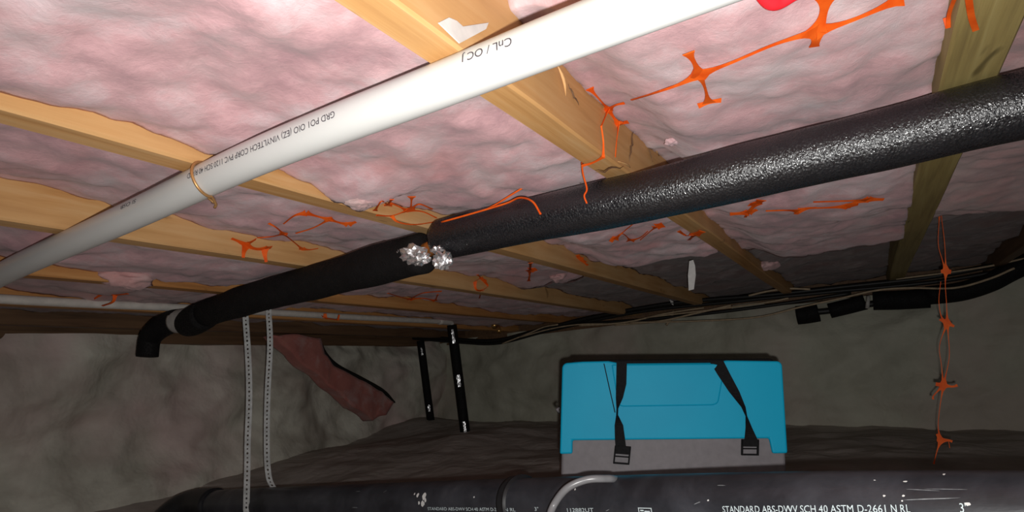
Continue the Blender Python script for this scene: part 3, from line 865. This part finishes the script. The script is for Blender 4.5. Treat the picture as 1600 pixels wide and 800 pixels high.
# ------------------------------------------------------------------ orange mesh
def net(label, strands, wn=.016, wm=.0022, lam=.010, normal=Vector((0, 0, -1)), off=.005, plane=None, name='orange_mesh'):
    """strands: lists of (px, py) with optional third value = 1 at a knot, 0 at a loose end"""
    V = []; F = []
    for st in strands:
        if plane is not None: P = [onx(p[0], p[1], plane) for p in st]
        else: P = [surf(p[0], p[1], off) for p in st]
        k0 = st[0][2] if len(st[0]) > 2 else 1; k1 = st[-1][2] if len(st[-1]) > 2 else 1
        path = spline(P, max(4, 14//max(1, len(P)-1)))
        L = [0]
        for a, b in zip(path, path[1:]): L.append(L[-1]+(b-a).length)
        n = len(path); base = len(V)
        for i, p in enumerate(path):
            t = path[min(n-1, i+1)]-path[max(0, i-1)]
            if t.length < 1e-9: t = Vector((1, 0, 0))
            t.normalize()
            nr = (normal*.6-p.normalized()*.4).normalized()
            w = t.cross(nr).normalized(); nn = w.cross(t)
            wd_ = wm+(wn-wm)*(k0*math.exp(-L[i]/lam)+k1*math.exp(-(L[-1]-L[i])/lam))
            for s1, s2 in ((-1, -1), (1, -1), (1, 1), (-1, 1)): V.append(p+w*(s1*wd_/2)+nn*(s2*.0006))
        for i in range(n-1):
            for k in range(4): F.append((base+i*4+k, base+i*4+(k+1) % 4, base+i*4+4+(k+1) % 4, base+i*4+4+k))
        F.append((base, base+1, base+2, base+3)); F.append(tuple(base+(n-1)*4+k for k in (3, 2, 1, 0)))
    o = mesh_obj(name, V, F, ORANGE)
    return tag(o, label, 'plastic mesh', 'torn orange plastic mesh')
net('largest orange mesh stars strung across the pink batt at upper right', [
    [(1092, 110), (1084, 92), (1075, 76, .55)], [(1092, 110), (1101, 132), (1106, 156, .9)],
    [(1090, 160, .3), (1107, 154), (1126, 151, .2)],
    [(1092, 110), (1060, 126), (1020, 140), (986, 151, 0)], [(1092, 110), (1140, 92), (1200, 66), (1240, 52), (1275, 42)],
    [(1275, 42), (1284, 18), (1290, -12)], [(1275, 42), (1274, 55), (1271, 66, .35)], [(1275, 42), (1320, 28), (1360, 12), (1410, -12)]], .021, .0026, .011)
net('orange mesh knots dangling over the side of the golden joist onto the pipe', [
    [(950, 166), (936, 150), (921, 133, .7)], [(950, 166), (962, 159), (975, 156, .15)], [(950, 166), (944, 180), (939, 192, .1)],
    [(950, 166), (958, 178), (966, 190)], [(966, 190), (974, 187), (981, 186, .3)], [(966, 190), (963, 215), (961, 240, 0)],
    [(939, 192, 0), (942, 215), (942, 240, .2)], [(942, 240, .3), (926, 249), (909, 254, .2)]], .016, .0020, .008)
dang = [onx(909, 254, .87), onx(911, 272, .866), onx(917, 295, .862), onx(913, 306, .860), onx(917, 318, .862)]
o = tube('orange_strand', spline(dang, 6), .0014, ORANGE, None, 8)
tag(o, 'short pale orange strand curling down the front of the black pipe', 'plastic mesh', 'torn orange plastic mesh')
dang = [onx(690, 347, .91), onx(740, 333, .905), onx(790, 318, .90), onx(812, 309, .885), onx(832, 315, .865), onx(845, 335, .862)]
o = tube('orange_strand', spline(dang, 6), .0017, ORANGE, None, 8)
tag(o, 'long orange strand lying along the left end of the black pipe top', 'plastic mesh', 'torn orange plastic mesh')
dang = [onx(728, 341, .925), onx(770, 322, .92), onx(806, 300, .92), onx(838, 281, .93), onx(858, 262, .96)]
o = tube('orange_strand', spline(dang, 6), .0016, ORANGE, None, 8)
tag(o, 'orange strand slanting up from the pipe to the pink batt', 'plastic mesh', 'torn orange plastic mesh')
net('orange mesh web spread over the pale joist left of the foil joint', [
    [(636, 324), (612, 313), (606, 316)], [(606, 316), (596, 309), (586, 324, .5)], [(606, 316), (612, 306, .4)],
    [(642, 322), (643, 302, .9)], [(642, 322), (655, 314), (675, 322, .1)], [(636, 324), (660, 326), (682, 336, 0)],
    [(636, 324), (612, 332), (588, 331, .1)], [(612, 332, .5), (622, 342), (650, 346), (690, 340, .2)]], .015, .0022, .009, off=.006)
net('orange mesh of two linked knots on the batt between the pale joists', [
    [(443, 362), (432, 352), (420, 345, .2)], [(443, 362), (425, 366), (402, 368, 0)], [(443, 362), (458, 374), (472, 386)], [(472, 386), (484, 387), (497, 385, 0)],
    [(443, 346, 0), (460, 333), (478, 329)], [(478, 329), (495, 334), (514, 339)], [(514, 339), (530, 344), (544, 347)], [(544, 347), (556, 343, .1)],
    [(514, 339), (490, 352), (462, 361, 0)]], .017, .0022, .009)
net('small orange mesh knot on the broad pale joist, left of the linked ones', [
    [(384, 380), (374, 374), (362, 369, .1)], [(384, 380), (392, 375), (400, 370, .1)], [(384, 380), (381, 390), (380, 399, .1)], [(384, 380), (398, 385), (412, 386)], [(412, 386), (424, 383, .2)], [(412, 386), (416, 406, .1)]], .024, .003, .010)
net('faded orange mesh ring on the joist below the foil joint', [
    [(741, 438), (750, 432), (746, 427, .3)], [(741, 438), (744, 450), (752, 452)], [(752, 452), (762, 445), (756, 437)], [(756, 437), (750, 432)], [(752, 452), (749, 464, .2)]], .020, .004, .012)
net('dark orange mesh trail along the orange brown joist under the black pipe', [
    [(606, 456, .2), (622, 461), (640, 466)], [(640, 466), (660, 464), (680, 468)], [(640, 466), (660, 456), (690, 453, .2)], [(680, 468), (684, 458, .3)]], .020, .004, .014)
net('orange mesh bits under the black pipe left of the golden joist', [
    [(1025, 351), (1036, 348, .7)], [(1025, 351), (1016, 358), (1000, 372, 0)], [(985, 373), (972, 362), (960, 371)], [(960, 371), (975, 358), (992, 344, 0)], [(985, 373), (1000, 368), (1012, 358, 0)], [(960, 371), (954, 370, .5)]], .022, .002, .010)
net('orange mesh tatters on the golden joist just below the black pipe', [
    [(1060, 358, .2), (1072, 365), (1085, 364)], [(1085, 364), (1097, 358, .4)], [(1085, 364), (1076, 372, .2)]], .026, .005, .016)
net('orange mesh branch on the pink batt below the black pipe', [
    [(1168, 329), (1155, 330), (1140, 331, .3)], [(1168, 329), (1176, 320), (1182, 314)], [(1182, 314), (1189, 309, .8)], [(1182, 314), (1170, 316, .2)], [(1168, 329), (1164, 336, .1)], [(1168, 329), (1182, 324, .1)]], .022, .004, .010)
net('long orange mesh line running right to the olive joist below the pipe', [
    [(1196, 326, 0), (1225, 325), (1247, 326)], [(1247, 326), (1262, 322), (1275, 321, 0)], [(1247, 326), (1243, 331, .1)], [(1258, 322, 0), (1290, 321), (1322, 319)],
    [(1322, 319), (1336, 313), (1356, 308)], [(1322, 319), (1340, 316, 0)], [(1270, 312, 0), (1330, 310), (1356, 308)], [(1356, 308), (1380, 308, .2)]], .018, .003, .012)
net('orange mesh strips on the olive joist at the top right corner', [
    [(1492, -14, .2), (1482, 14), (1481, 36, .3)], [(1481, 36, .2), (1477, 20, .3)]], .010, .004, .01)
net('single orange strip on the olive joist by the top right corner', [[(1511, -14, 0), (1516, 18), (1523, 40, 0)]], .004, .0055, .01)
net('orange mesh bit on the joist right of the foil joint, upper of two', [[(906, 402), (914, 407, .4)], [(906, 402), (902, 396, .3)], [(906, 402), (918, 412, .2)]], .024, .004, .012)
net('orange mesh bit on the joist right of the foil joint, lower of two', [[(828, 420), (829, 408, .3)], [(828, 420), (826, 437, .3)], [(828, 420), (838, 418, .2)]], .030, .006, .016)
net('dark mesh strands crossing the thin white conduit at left', [
    [(128, 476, .1), (145, 468), (158, 460)], [(158, 460), (175, 450, .1)], [(158, 460), (180, 461), (200, 459, .1)], [(180, 461), (176, 472), (160, 478, .1)]], .012, .005, .014, plane=1.0)
net('small dark orange mesh knot on the conduit near its middle', [[(508, 497), (508, 490, .3)], [(508, 497), (528, 500, .1)], [(528, 500, .2), (530, 492, .1)], [(508, 497), (503, 494, .2)]], .016, .005, .014, plane=1.80)
# hanging strand at right
XH = 2.0
net('orange mesh strand hanging from the ceiling to the drain pipe at right', [
    [(1474, 318, .2), (1471, 336), (1476, 380), (1478, 424)], [(1468, 335, .2), (1466, 380), (1472, 405), (1478, 424)], [(1478, 424), (1486, 425, .2)], [(1478, 424), (1470, 424, .1)],
    [(1478, 424), (1477, 446), (1479, 475), (1480, 505)], [(1470, 440, 0), (1467, 470), (1471, 495), (1480, 505)],
    [(1480, 505), (1468, 499, .1)], [(1480, 505), (1491, 510, .1)], [(1480, 505), (1482, 528), (1483, 560), (1474, 602)], [(1480, 505), (1468, 540), (1471, 570), (1474, 602)],
    [(1474, 602), (1462, 600, .3)], [(1474, 602), (1488, 604), (1496, 602, .3)], [(1474, 602), (1459, 618), (1458, 624, .2)], [(1474, 602), (1468, 640), (1466, 668), (1470, 688)],
    [(1470, 688), (1482, 688), (1488, 690, .2)], [(1470, 688), (1464, 705), (1459, 725, .2)], [(1470, 688), (1464, 678, .1)], [(1482, 688, 0), (1484, 700, 0)]],
    .019, .0013, .009, Vector((-1, 0, 0)), plane=XH)
